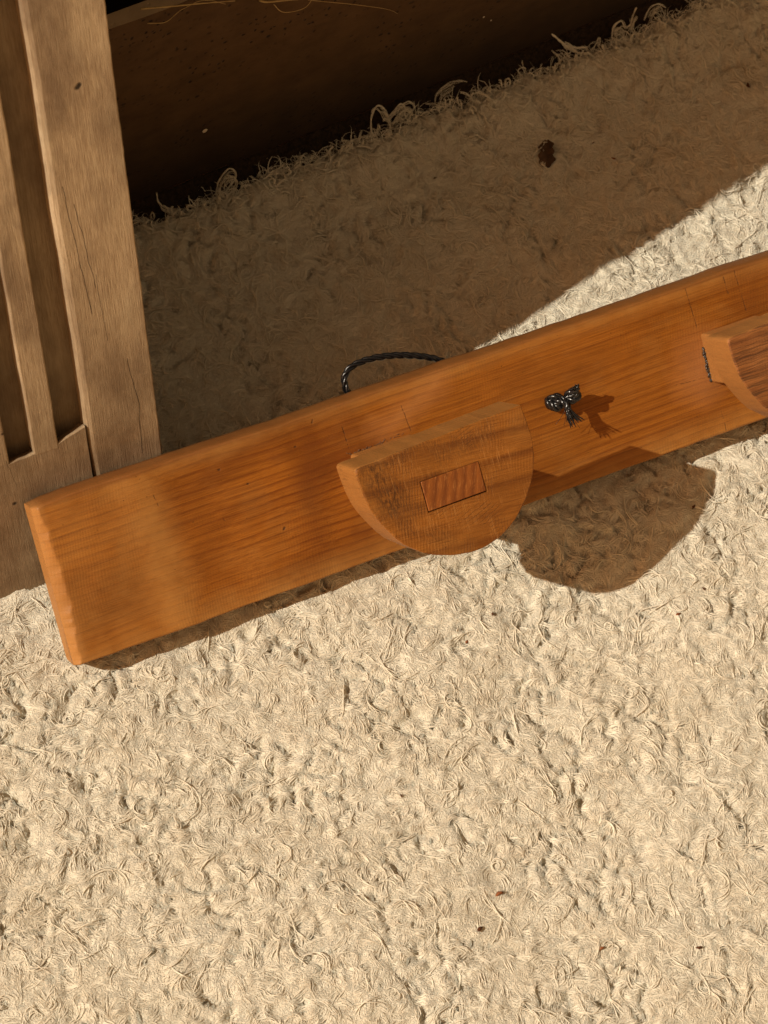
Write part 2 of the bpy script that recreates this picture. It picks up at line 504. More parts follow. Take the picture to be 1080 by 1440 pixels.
def simple_mat(name, c1, c2, scale, rough=.8, bump=.3, bd=.001, spec=.2):
    M = Mat(name); n = M.noise(M.obj(), scale, 5, .62)
    return M.done(M.mix(M.ramp(n, [(.35, 0.0), (.68, 1.0)]), c1, c2), rough, M.bump(n, bump, bd), spec)


mat_soil = simple_mat('black_soil', (.012, .008, .005), (.045, .028, .016), 320, .95, .8, .003)
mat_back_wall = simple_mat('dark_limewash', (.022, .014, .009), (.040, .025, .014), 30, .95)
mat_floor = simple_mat('earth_floor', (.16, .10, .06), (.24, .16, .10), 40, .95)
mat_cord = simple_mat('black_plastic_twine', (.004, .004, .0045), (.010, .010, .011), 900, .24, .3, .0004, .6)
mat_straw = simple_mat('dry_straw', (.48, .34, .15), (.30, .20, .08), 120, .6)
mat_leaf = simple_mat('dry_brown_leaf', (.11, .062, .034), (.05, .030, .018), 160, .65, .5, .001, .3)
mat_husk = simple_mat('brown_seed_husk', (.10, .035, .012), (.045, .018, .008), 300, .6)
mat_husk_orange = simple_mat('orange_seed_husk', (.24, .085, .03), (.15, .05, .02), 300, .6)
mat_limespot = simple_mat('lime_splash', (.75, .66, .52), (.62, .52, .40), 300, .8)


def wool_mat(name, base=(.735, .69, .57), yellow=(.66, .585, .44), fine=True):
    M = Mat(name); g = M.n.new('ShaderNodeNewGeometry'); pos = g.outputs['Position']
    b = M.noise(pos, 14, 4, .6)
    c = M.mix(M.ramp(b, [(.42, 0.0), (.8, .6)]), base, yellow)
    b2 = M.noise(pos, 70, 4, .6)
    c = M.mix(M.ramp(b2, [(.5, 0.0), (.8, .45)]), c, (.50, .40, .27))
    M.b.inputs['Sheen Weight'].default_value = .12
    M.b.inputs['Sheen Roughness'].default_value = .5
    nrm = None
    if fine:
        w = warp(M, pos, 130, (.008, .008, .004))
        f = M.noise(M.mapping(w, scale=(700, 1500, 700), rot=(0, 0, .6)), 1, 2, .6)
        nrm = M.bump(M.math('ADD', f, M.math('MULTIPLY', M.noise(w, 500, 2, .6), .8)), .9, .002)
    return M.done(c, .95, nrm, .08)


mat_wool = wool_mat('felted_wool')
mat_fibre = wool_mat('wool_fibre', (.76, .715, .60), (.70, .63, .49), False)

# ------------------------------------------------------------------ ground and what stands behind the rug
def wall_y(x): return 264.0 + .0956 * (np.asarray(x, float) - 80.0)

WD = Vector((.9955, .0952, 0)); WN = Vector((-.0952, .9955, 0))     # along the board, away from the camera
def slab(name, x0, x1, z0, z1, d0, d1, mat, parent=None, nx=1, rough=0.0):
    """upright slab along the rear line: from distance d0 to d1 behind it"""
    V = []; F = []
    xs = np.linspace(x0, x1, nx + 1)
    for i, x in enumerate(xs):
        for (d, z) in ((d0, z0), (d1, z0), (d1, z1), (d0, z1)):
            j = rough * float(vnoise(x * .05, z * .03 + d, 5)) if rough else 0
            V.append((x, d + (j if d == d0 else 0), z + (j if z == z1 else 0)))
        if i:
            b = i * 4
            for k in range(4): F.append((b - 4 + k, b - 4 + (k + 1) % 4, b + (k + 1) % 4, b + k))
    F.append((0, 1, 2, 3)[::-1]); b = nx * 4; F.append((b, b + 1, b + 2, b + 3))
    o = mesh_obj(name, V, F, mat, parent, smooth=False)
    return o


ground = mesh_obj('ground', [(-2600, -2600, -18), (2600, -2600, -18), (2600, 2600, -18), (-2600, 2600, -18)], [(0, 1, 2, 3)], mat_floor, smooth=False)
tag(ground, kind='structure')
rear_m = Matrix.Translation(Vector((80, 264, 0)) * S) @ Matrix.Rotation(math.atan2(WD.y, WD.x), 4, 'Z')

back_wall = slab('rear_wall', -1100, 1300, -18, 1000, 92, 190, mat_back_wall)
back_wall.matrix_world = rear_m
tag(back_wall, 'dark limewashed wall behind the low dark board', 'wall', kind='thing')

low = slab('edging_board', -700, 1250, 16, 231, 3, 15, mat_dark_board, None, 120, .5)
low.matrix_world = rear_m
tag(low, 'dark brown pitted board standing on edge along the rug', 'board')
for (x, z, r) in ((51.3, 72.9, 2.1), (292, 82, .9), (300, 74, .7)):
    spot = MB()
    ring = [(x + r * (1 + .12 * sin(3 * t)) * cos(t), 2.1, z + r * sin(t)) for t in np.linspace(0, 2 * pi, 14, endpoint=False)]
    spot.V = [(x, 1.5, z)] + ring
    spot.F = [(0, 1 + (k + 1) % 14, 1 + k) for k in range(14)]
    spot.build('lime_splash', mat_limespot, low)

# strip of black soil in the gap between the rug and the board
nx, ny = 420, 16
V = []; Q = []
for j in range(ny):
    for i in range(nx):
        x = -500 + i * 3.6; t = j / (ny - 1)
        y = -22 + t * 27
        z = -14 + 26 * t ** 1.6 + 3.2 * float(vnoise(x * .12, y * .2, 3)) + 1.8 * float(vnoise(x * .4, y * .4, 4))
        V.append((x, y, z))
for j in range(ny - 1):
    for i in range(nx - 1): Q.append((j * nx + i, j * nx + i + 1, (j + 1) * nx + i + 1, (j + 1) * nx + i))
soil = mesh_obj('soil', V, Q, mat_soil); soil.matrix_world = rear_m
tag(soil, 'black crumbly soil in the gap between rug and board', 'soil', kind='stuff')

# ------------------------------------------------------------------ rug
RX0, RX1, RY0, RY1 = -560.0, 900.0, -660.0, 330.0
def rear_edge(x):
    return wall_y(x) - 7 + 7.0 * vnoise(x / 38, 0 * x, 11) + 4.5 * vnoise(x / 11, 0 * x, 12)

def rug_h(x, y):
    x = np.asarray(x, float); y = np.asarray(y, float)
    wx = x + 9 * vnoise(x / 17, y / 17, 21); wy = y + 9 * vnoise(x / 17, y / 17, 22)
    h = 3.0 * vnoise(x / 70, y / 70, 1) + 1.35 * vnoise(wx / 17, wy / 17, 2) + 1.0 * vnoise(wx / 6.5, wy / 6.5, 3) + .65 * vnoise(wx / 3.6, wy / 3.6, 4)
    d1, d2 = worley(wx / 19, wy / 19)
    crack = np.exp(-((d2 - d1) / .10) ** 2) * np.clip(vnoise(x / 26, y / 26, 6) * 2.2 - .1, 0, 1)
    p1, p2 = worley(wx / 13 + 7.3, wy / 13 + 3.1)
    pit = np.exp(-(p1 / .17) ** 2) * np.clip(vnoise(x / 15, y / 15, 8) * 2.5 - .2, 0, 1)
    h = h - 5.5 * crack - 4.5 * pit
    # swell along the rear edge, then roll down to the soil
    q = rear_edge(x) - y
    h = h + 9.0 * np.exp(-((q - 20) / 26) ** 2)
    h = np.where(q < 14, h - 20 * (1 - np.clip(q, 0, 14) / 14) ** 2.2, h)
    return h - 2.2

STEP = 2.8
gx = np.arange(RX0, RX1 + .1, STEP); gt = np.linspace(0, 1, int((RY1 - RY0) / STEP))
X = np.repeat(gx[None, :], len(gt), 0)
Y = RY0 + (rear_edge(gx)[None, :] - RY0) * gt[:, None]
Z = np.maximum(rug_h(X, Y), -15.5)
NX, NY = len(gx), len(gt)
V = np.stack([X.ravel(), Y.ravel(), Z.ravel()], 1)
idx = np.arange(NX * NY).reshape(NY, NX)
Q = np.stack([idx[:-1, :-1].ravel(), idx[:-1, 1:].ravel(), idx[1:, 1:].ravel(), idx[1:, :-1].ravel()], 1)
rug = bpy.data.objects.new('shag_rug', fast_mesh('shag_rug', V, Q, mat_wool))
col.objects.link(rug)
tag(rug, 'cream shaggy matted wool rug lying in front of the dark board', 'rug')


def wander(n, length, curl, wob, r=rng):
    """a flat random curling path with n points"""
    k = r.normal(0, curl) + np.cumsum(r.normal(0, wob, n))
    ang = np.cumsum(k) * (length / n) / 10
    ang -= ang[0]
    st = np.stack([np.cos(ang), np.sin(ang)], 1) * (length / (n - 1))
    return np.vstack([[0, 0], np.cumsum(st, 0)])[:n]


def fibre_quads(paths, radii, sides=3):
    Vs = []; Qs = []; o = 0
    for P, r in zip(paths, radii):
        n = len(P); T, N, B = frame_along(P)
        t = np.linspace(0, 2 * pi, sides, endpoint=False)
        rr = r * np.minimum(1, np.minimum(np.arange(n) + .6, n - .4 - np.arange(n)) / 1.6)
        R = P[:, None, :] + rr[:, None, None] * (np.cos(t)[None, :, None] * N[:, None, :] + np.sin(t)[None, :, None] * B[:, None, :])
        Vs.append(R.reshape(-1, 3))
        for i in range(n - 1):
            for k in range(sides):
                k2 = (k + 1) % sides
                Qs.append((o + i * sides + k, o + i * sides + k2, o + (i + 1) * sides + k2, o + (i + 1) * sides + k))
        o += n * sides
    return np.vstack(Vs), np.array(Qs)


# fine matted fibres in curling locks, and thicker single yarns, laid over the felt
def view_weight(x, y):
    """dense where the rug is looked at, thinner further out"""
    def side(ax, ay, bx, by): return ((bx - ax) * (y - ay) - (by - ay) * (x - ax)) / math.hypot(bx - ax, by - ay)
    m = -42.0
    return (side(-233, -286, 232, -476) > m) & (side(232, -476, 644, 290) > m) & (side(50, 492, -233, -286) > m)

def smooth_h(x, y):
    return np.maximum(rug_h(x, y), .25 * (rug_h(x + 2, y) + rug_h(x - 2, y) + rug_h(x, y + 2) + rug_h(x, y - 2)))

def flat_ribbons(nlock, per, npt, Lr, wr, curl, wob, spread, arch, lift):
    """locks of flat fibres: returns verts, quads"""
    cx = rng.uniform(RX0, RX1, nlock * 3); cy = rng.uniform(RY0, RY1, nlock * 3)
    ok = (cy < rear_edge(cx) - 2) & (view_weight(cx, cy) | (rng.random(len(cx)) < .07))
    cx, cy = cx[ok][:nlock], cy[ok][:nlock]; nl = len(cx)
    u = np.linspace(0, 1, npt)
    Ln = rng.uniform(*Lr, nl); th0 = rng.uniform(0, 2 * pi, nl)
    kap = rng.normal(0, curl, nl)[:, None] + np.cumsum(rng.normal(0, wob, (nl, npt)), 1)
    ang = th0[:, None] + np.cumsum(kap, 1) / npt
    # each fibre of the lock
    R = lambda v: np.repeat(v, per, 0)
    N = nl * per
    ang = R(ang) + rng.normal(0, .13, (N, 1)) + np.cumsum(rng.normal(0, wob * .45, (N, npt)), 1) / npt * 3
    Lf = R(Ln) * rng.uniform(.55, 1.1, N)
    dx = np.cos(ang) * (Lf / (npt - 1))[:, None]; dy = np.sin(ang) * (Lf / (npt - 1))[:, None]
    X = np.cumsum(dx, 1); Y = np.cumsum(dy, 1)
    X -= X.mean(1, keepdims=True); Y -= Y.mean(1, keepdims=True)
    lat = rng.normal(0, spread, N); lon = rng.normal(0, Lr[0] * .16, N); am = ang.mean(1)
    X += (R(cx) - lat * np.sin(am) + lon * np.cos(am))[:, None]; Y += (R(cy) + lat * np.cos(am) + lon * np.sin(am))[:, None]
    Y = np.minimum(Y, rear_edge(X) - 1)
    Z = smooth_h(X, Y)
    Z = .5 * Z + .25 * (np.roll(Z, 1, 1) + np.roll(Z, -1, 1)) * np.array([0] + [1] * (npt - 2) + [0]) + .5 * Z * np.array([1] + [0] * (npt - 2) + [1])
    Z += (rng.uniform(-.1, 1, N) * arch)[:, None] * np.sin(pi * u)[None, :] + lift + rng.normal(0, .16, N)[:, None]
    return X, Y, Z, ang, rng.uniform(*wr, N)

def ribbon_mesh(X, Y, Z, ang, w):
    N, n = X.shape; u = np.linspace(0, 1, n)
    wt = w[:, None] * np.minimum(1, .25 + 3.2 * np.minimum(u, 1 - u))[None, :]
    tw = rng.normal(0, .5, (N, 1)) + np.cumsum(rng.normal(0, .22, (N, n)), 1)
    ox = -np.sin(ang) * wt * np.cos(tw); oy = np.cos(ang) * wt * np.cos(tw); oz = wt * np.sin(tw)
    V = np.stack([np.stack([X - ox, Y - oy, Z - oz], -1), np.stack([X + ox, Y + oy, Z + oz], -1)], 2).reshape(-1, 3)
    b = (np.arange(N) * n * 2)[:, None] + (np.arange(n - 1) * 2)[None, :]
    Q = np.stack([b, b + 2, b + 3, b + 1], -1).reshape(-1, 4)
    return V, Q

def tube_mesh(X, Y, Z, r, sides=4):
    N, n = X.shape; u = np.linspace(0, 1, n)
    P = np.stack([X, Y, Z], -1); Tn = np.gradient(P, axis=1); Tn /= np.linalg.norm(Tn, axis=2, keepdims=True) + 1e-9
    Sd = np.stack([-Tn[..., 1], Tn[..., 0], 0 * Tn[..., 0]], -1); Sd /= np.linalg.norm(Sd, axis=2, keepdims=True) + 1e-9
    Up = np.cross(Tn, Sd)
    rr = r[:, None] * np.minimum(1, .3 + 5 * np.minimum(u, 1 - u))[None, :]
    t = np.linspace(0, 2 * pi, sides, endpoint=False)
    V = P[:, :, None, :] + rr[:, :, None, None] * (np.cos(t)[None, None, :, None] * Sd[:, :, None, :] + np.sin(t)[None, None, :, None] * Up[:, :, None, :])
    b = (np.arange(N) * n * sides)[:, None, None] + (np.arange(n - 1) * sides)[None, :, None]
    k = np.arange(sides)[None, None, :]; k2 = (k + 1) % sides
    Q = np.stack([b + k, b + k2, b + sides + k2, b + sides + k], -1).reshape(-1, 4)
    return V.reshape(-1, 3), Q

parts_ = [ribbon_mesh(*flat_ribbons(10600, 13, 7, (6, 17), (.13, .27), 1.0, .42, 1.25, .8, .2)), ]
yx, yy, yz, ya, yw = flat_ribbons(900, 4, 12, (12, 34), (.20, .40), 1.5, .8, .55, 1.6, .6)
parts_.append(tube_mesh(yx, yy, yz, yw, 4))
# livelier curls towards the rear edge, where the pile has been trodden least
yx, yy, yz, ya, yw = flat_ribbons(1700, 3, 12, (12, 30), (.24, .42), 2.6, 1.0, .6, 3.0, .9)
kp = (yy.mean(1) > 60 + .1 * yx.mean(1) + 60 * rng.random(len(yy))); parts_.append(tube_mesh(yx[kp], yy[kp], yz[kp], yw[kp], 4))
Vp = []; Qp = []; o_ = 0
for v, q in parts_:
    Vp.append(v); Qp.append(q + o_); o_ += len(v)
pile = bpy.data.objects.new('pile', fast_mesh('pile', np.vstack(Vp), np.vstack(Qp), mat_fibre)); col.objects.link(pile); pile.parent = rug
tag(pile, kind='stuff')

# bushy rim: short fibres leaning out over the rear edge
def rim_fibres(N, npt=7):
    x = rng.uniform(-130, 880, N); q = rng.exponential(5.0, N) - 1.5
    y = rear_edge(x) - q; z = rug_h(x, rear_edge(x) - np.maximum(q, 3)) - .3
    clump = vnoise(x / 7, y / 9, 91) * 1.1
    th = pi / 2 + clump + rng.normal(0, .45, N)
    L_ = rng.uniform(5, 16, N) * (1 + .6 * vnoise(x / 16, 0 * x, 92)); el0 = rng.uniform(.0, 1.2, N)
    u = np.linspace(0, 1, npt)[None, :]
    ang = th[:, None] + rng.normal(0, 3.0, (N, 1)) * u + np.cumsum(rng.normal(0, .3, (N, npt)), 1)
    el = el0[:, None] - u * rng.uniform(.5, 2.2, (N, 1))
    st = (L_ / (npt - 1))[:, None]
    X = x[:, None] + np.cumsum(np.cos(ang) * np.cos(el) * st, 1); Y = y[:, None] + np.cumsum(np.sin(ang) * np.cos(el) * st, 1)
    Z = z[:, None] + np.cumsum(np.sin(el) * st, 1)
    Y = np.minimum(Y, wall_y(X) + 1.0)
    return X, Y, Z, ang, rng.uniform(.15, .32, N)
rim_V, rim_Q = ribbon_mesh(*rim_fibres(15000))
rim = bpy.data.objects.new('rim_pile', fast_mesh('rim_pile', rim_V, rim_Q, mat_fibre)); col.objects.link(rim); rim.parent = rug
tag(rim, kind='stuff')

# stray yarns standing up along the rear edge, and the few long ones that show
paths = []; rad = []
def yarn(P, r=.38, strands=4, amp=.45):
    if False: pass
    P = np.asarray(P, float); n = len(P); T, N, B = frame_along(P); u = np.linspace(0, 1, n)
    Lt = np.linalg.norm(np.diff(P, axis=0), axis=1).sum()
    for k in range(strands):
        ph = k * 2 * pi / strands; tw = ph + u * Lt * .3
        a = amp * (1 + .8 * np.sin(3 * u + ph))
        paths.append(P + N * (a * np.cos(tw))[:, None] + B * (a * np.sin(tw))[:, None]); rad.append(r)

for i in range(420):
    x = rng.uniform(-120, 860); y = float(rear_edge(x)) - rng.uniform(4, 22)
    z = float(rug_h(x, y - 4)) + 1
    n = 12; c = wander(n, rng.uniform(8, 20), 1.9, .7)
    th = rng.uniform(.2, 2.9); d = np.array([cos(th), sin(th)]) * 1.0
    up = rng.uniform(.25, .95)
    P = np.column_stack([x + c[:, 0] * d[0] + c[:, 1] * .3, y + c[:, 0] * abs(d[1]) * .55 + .4 * c[:, 1] * (1 - up), z + (np.abs(c[:, 1]) * up + 4 * np.sin(np.linspace(0, pi, n)) * up)])
    yarn(P, rng.uniform(.14, .3), int(rng.integers(2, 5)), rng.uniform(.25, .7))
def loop_at(x, dy, pts, r=.4):
    y = float(wall_y(x)) - dy; z = 1.0
    for k in range(6):
        j = rng.normal(0, 1.6 if k else .1, 3); f = rng.uniform(.55, 1.05) if k else 1.0
        P = catmull([(x + a * f + j[0] + rng.normal(0, .5), y + b * f + j[1] - (3 if k else 0), z + c * f + rng.normal(0, .4)) for a, b, c in pts], 5)
        m0 = 0 if k == 0 else int(rng.integers(0, len(P) // 3)); m1 = len(P) if k == 0 else int(rng.integers(2 * len(P) // 3, len(P)))
        yarn(P[m0:m1], r * (.8 if k == 0 else .5), 3, .4 if k == 0 else .6)
loop_at(150, 8, [(-9, -2, -2), (-7, 2, 6), (-4, 4, 14), (2, 5, 19), (7, 4, 16), (7, 2, 9), (2, 0, 3), (-3, -4, 1)])
loop_at(98, 5, [(-6, 6, 18), (-5, 3, 9), (0, 0, 3), (7, -3, 2), (9, -6, 5), (5, -8, 6), (2, -10, 3)], .34)
loop_at(290, 6, [(-14, -6, 0), (-12, 3, 10), (-6, 7, 18), (0, 6, 13), (3, 3, 4), (8, 3, 11), (15, 5, 14), (19, 3, 7), (14, 0, 3), (8, -3, 2)], .5)
loop_at(300, 4, [(0, -4, 0), (4, 2, 9), (12, 4, 12), (17, 3, 5), (14, 0, 0)], .4)
loop_at(342, 6, [(-6, 0, 0), (-5, 3, 10), (4, 5, 15), (14, 5, 17), (22, 4, 13)], .22)
loop_at(470, 8, [(-26, 9, 22), (-20, 7, 15), (-12, 4, 8), (-4, 0, 5), (6, -2, 4)], .62)
loop_at(505, 8, [(-4, -2, 0), (-3, 3, 9), (4, 5, 12), (9, 2, 6), (14, 2, 8)], .36)
loop_at(520, 6, [(0, 0, 0), (2, 4, 9), (5, 6, 18)], .4)
loop_at(545, 6, [(-12, 0, 2), (-6, 4, 10), (2, 5, 12), (9, 3, 6)], .3)
v, q = fibre_quads(paths, rad, 4)
fr = bpy.data.objects.new('fringe', fast_mesh('fringe', v, q, mat_fibre)); col.objects.link(fr); fr.parent = rug
tag(fr, kind='stuff')

# ------------------------------------------------------------------ weathered shutter, local x across, y up the slope, z out of the face
LEAN = radians(20.0)
sh_m = Matrix(((1, 0, 0, 0), (0, sin(LEAN), -cos(LEAN), 0), (0, cos(LEAN), sin(LEAN), 0), (0, 0, 0, 1)))
shutter = bpy.data.objects.new('wooden_shutter', None); col.objects.link(shutter)
shutter.matrix_world = sh_m
tag(shutter, 'weathered tan wooden shutter with narrow vertical slats leaning beside the coat rack', 'shutter')
SL = 1010.0


def plank_mesh(name, x0, x1, y0, y1, z0, z1, parent, bev=1.2, top=None, n=26, wav=.35, seed=0, mat=None, bl=None):
    """upright batten with softened, slightly wavy arrises; top(x) may slope its upper end"""
    bl = bev if bl is None else bl
    prof = lambda xa, xb: [(xa, z0), (xb, z0), (xb, z1 - bev), (xb - bev * .35, z1 - bev * .3), (xb - bev, z1), (xa + bl, z1), (xa + bl * .35, z1 - bl * .3), (xa, z1 - bl)]
    V = []; F = []; m = 8
    for i in range(n + 1):
        t = i / n; y = y0 + (y1 - y0) * t
        j0 = wav * float(vnoise(y / 23, seed, 31)) + .4 * wav * float(vnoise(y / 6, seed, 32)); j1 = wav * float(vnoise(y / 23, seed + 5, 33)) + .4 * wav * float(vnoise(y / 6, seed, 34))
        for (x, z) in prof(x0 + j0, x1 + j1):
            yy = y
            if top is not None and i == n: yy = top(x)
            V.append((x, yy, z))
        if i:
            b = i * m
            for k in range(m): F.append((b - m + k, b - m + (k + 1) % m, b + (k + 1) % m, b + k))
    F.append(tuple(range(m))[::-1]); F.append(tuple(n * m + k for k in range(m)))
    o = mesh_obj(name, V, F, mat or mat_weathered, parent, smooth=False)
    return o

BOT = -12.0
plank_mesh('stile', -50.0, 0.0, BOT, SL, -26, 0, shutter, .9, None, 220, .45, 1, None, 4.2)
plank_mesh('stile', -540, -490.5, BOT, SL, -26, 0, shutter, 1.4, None, 80, .45, 2)
def rail_top(x):
    if x > -71: return 117.5 + (x + 71) * .36
    return 115 + .1 * ((x + 106) % 35) - 1.5
# bottom rail: polygon front with uneven upper edge
xs = np.arange(-490.0, -50.6, 2.0); xs = np.append(xs, -50.9)
V = []; F = []
for i, x in enumerate(xs):
    tp = rail_top(x) + .5 * float(vnoise(x / 5, 0, 41))
    for (y, z) in ((BOT, -24), (BOT, -.8), (BOT + 2, -.35), (tp - 1.3, -.35), (tp - .6, -1.8), (tp - 14, -24)): V.append((x, y, z))
    if i:
        b = i * 6
        for k in range(6): F.append((b - 6 + k, b - 6 + (k + 1) % 6, b + (k + 1) % 6, b + k))
F.append(tuple(range(6))[::-1]); F.append(tuple((len(xs) - 1) * 6 + k for k in range(6)))
mesh_obj('bottom_rail', V, F, mat_weathered, shutter, smooth=False)
plank_mesh('top_rail', -490, -50.5, 900, SL, -25, -.5, shutter, 1.5, None, 4)
for k in range(12):
    xb = -70.5 - 35 * k
    plank_mesh('slat', xb - 17.4, xb, rail_top(xb - 9) - 3.0, 905, -12.5, -.2 - .1 * (k % 2), shutter, 1.0, None, 120, .4, 10 + k)
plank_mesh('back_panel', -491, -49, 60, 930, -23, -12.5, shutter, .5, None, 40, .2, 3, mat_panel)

# ------------------------------------------------------------------ coat rack, local x along, y up the face, z out of the face
A = Vector((0.9999, 0.0112, 0.0011)); VV = Vector((-0.0093, 0.766, 0.6427)); NN = Vector((0.0063, -0.6427, 0.7661))
ORG = Vector((-103.52, -63.05, 0.42))
rk = Matrix(((A.x, VV.x, NN.x, ORG.x * S), (A.y, VV.y, NN.y, ORG.y * S), (A.z, VV.z, NN.z, ORG.z * S), (0, 0, 0, 1)))
rack = bpy.data.objects.new('coat_rack', None); col.objects.link(rack)
rack.matrix_world = rk
tag(rack, 'orange pine coat rack with half-round pegs leaning against the weathered shutter', 'coat rack')
T = 25.9; W = 115.0; LB = 860.0

NVF = 84
vf = np.concatenate([np.linspace(0, 5, 9)[:-1], np.linspace(5, W - 6, NVF), np.linspace(W - 6, W, 10)[1:]])
As = np.concatenate([np.linspace(0, 16, 17)[:-1], np.arange(16, 640, 2.0), np.linspace(640, LB, 40)])
def front_z(a, v, ew=1):
    z = np.full(np.broadcast(a, v).shape, T)
    # hand-planed hollows and swells
    z = z + .75 * np.exp(-((a - 84 + .12 * v + 4 * np.sin(v / 21)) / 13) ** 2)
    z = z - .95 * np.exp(-((a - 120 + .10 * v) / 20) ** 2)
    z = z - .55 * np.exp(-((a - 62 + .05 * v) / 14) ** 2)
    z = z + .8 * np.exp(-((a - 178 - 8 * np.sin(v / 30)) / 17) ** 2) - .7 * np.exp(-((a - 212) / 15) ** 2) * np.exp(-((v - 75) / 40) ** 2)
    z = z + .35 * vnoise(a / 38, v / 30, 51) + .16 * vnoise(a / 12, v / 14, 52) + .06 * vnoise(a / 5, v / 3, 53)
    # arrises
    rb = 1.2 + .4 * vnoise(a / 22, 0 * v, 54); rt = 1.2 + .6 * vnoise(a / 26, 0 * v, 55) + 1.2 * np.exp(-((a - 8) / 14) ** 2)
    db = np.clip(rb - v, 0, rb); z = z - (rb - np.sqrt(np.maximum(rb * rb - db * db, 0)))
    dt = np.clip(v - (W - rt), 0, rt); z = z - .9 * (rt - np.sqrt(np.maximum(rt * rt - dt * dt, 0)))
    # split-off chamfer along the sawn end
    cw = 5.5 + 3.6 * np.exp(-((v - 62) / 30) ** 2) + 2.0 * vnoise(0 * a, v / 9, 56) + .9 * vnoise(0 * a, v / 3, 57)
    k = np.clip(1 - a / cw, 0, 1)
    return z - 5.2 * k

loop = []          # cross-section: front, then top edge, back, bottom
nf = len(vf)
V = []; m = nf + 8
tops = (.35, .8); 
for a in As:
    aa = np.full(nf, a)
    fz = front_z(aa, vf)
    ta = .9 * float(vnoise(a / 60, 0, 61)) + .35 * float(vnoise(a / 11, 0, 62)) - 1.5 * math.exp(-(a / 10) ** 2)
    ba = .4 * float(vnoise(a / 50, 0, 63)) + .25 * float(vnoise(a / 9, 0, 64))
    vloc = vf + np.interp(vf, [0, W], [ba, ta])
    end = lambda v, z: a + (.02 * v if a == 0 else 0)
    for v_, z_ in zip(vloc, fz): V.append((a + (1 - min(a / 16, 1)) * .026 * v_, v_, z_))
    sh = (1 - min(a / 16, 1)) * .026
    zt = fz[-1]; zb = fz[0]
    for v_, z_ in ((W + ta + .25, zt * .72 + .5), (W + ta + .2, zt * .36), (W + ta - .1, 1.6), (W + ta - 1.6, 0), (W * .5, 0), (1.6 + ba, 0), (ba, 1.6), (ba - .1, zb * .5)):
        V.append((a + sh * v_, v_, z_))
V = np.array(V); F = []
for i in range(len(As) - 1):
    b = i * m
    for k in range(m):
        k2 = (k + 1) % m; F.append((b + k, b + m + k, b + m + k2, b + k2))
# closed ends as fans
for i, flip in ((0, False), (len(As) - 1, True)):
    c = len(V); V = np.vstack([V, V[i * m:(i + 1) * m].mean(0)[None, :]])
    for k in range(m):
        f = (i * m + k, i * m + (k + 1) % m, c); F.append(f[::-1] if flip else f)
board = mesh_obj('board', V, F, mat_board, rack)
bm = bmesh.new(); bm.from_mesh(board.data); bmesh.ops.recalc_face_normals(bm, faces=bm.faces)
for e in bm.edges:
    if len(e.link_faces) == 2 and e.calc_face_angle(0) > .9: e.smooth = False
bm.to_mesh(board.data); bm.free()

# pegs --------------------------------------------------------------
PA = np.array([.9995, -.0016, -.03]); PV = np.array([0., .9987, -.0519]); PM = np.array([.03, .0519, .9982])
OUT = [(-62.9, 33.2), (-62.5, 20.9), (-60.3, 7.4), (-57.2, -3.0), (-52.3, -12.6), (-47.1, -21.3), (-40.7, -28.4), (-30.6, -36.2), (-18.1, -42.0), (-6.8, -45.0), (5.1, -46.1),
       (16.8, -44.7), (27.7, -40.4), (38.3, -33.6), (46.6, -25.4), (53.9, -14.9), (59.6, -2.8), (61.6, 6.0), (62.3, 14.3), (61.9, 25.8), (60.7, 36.4)]


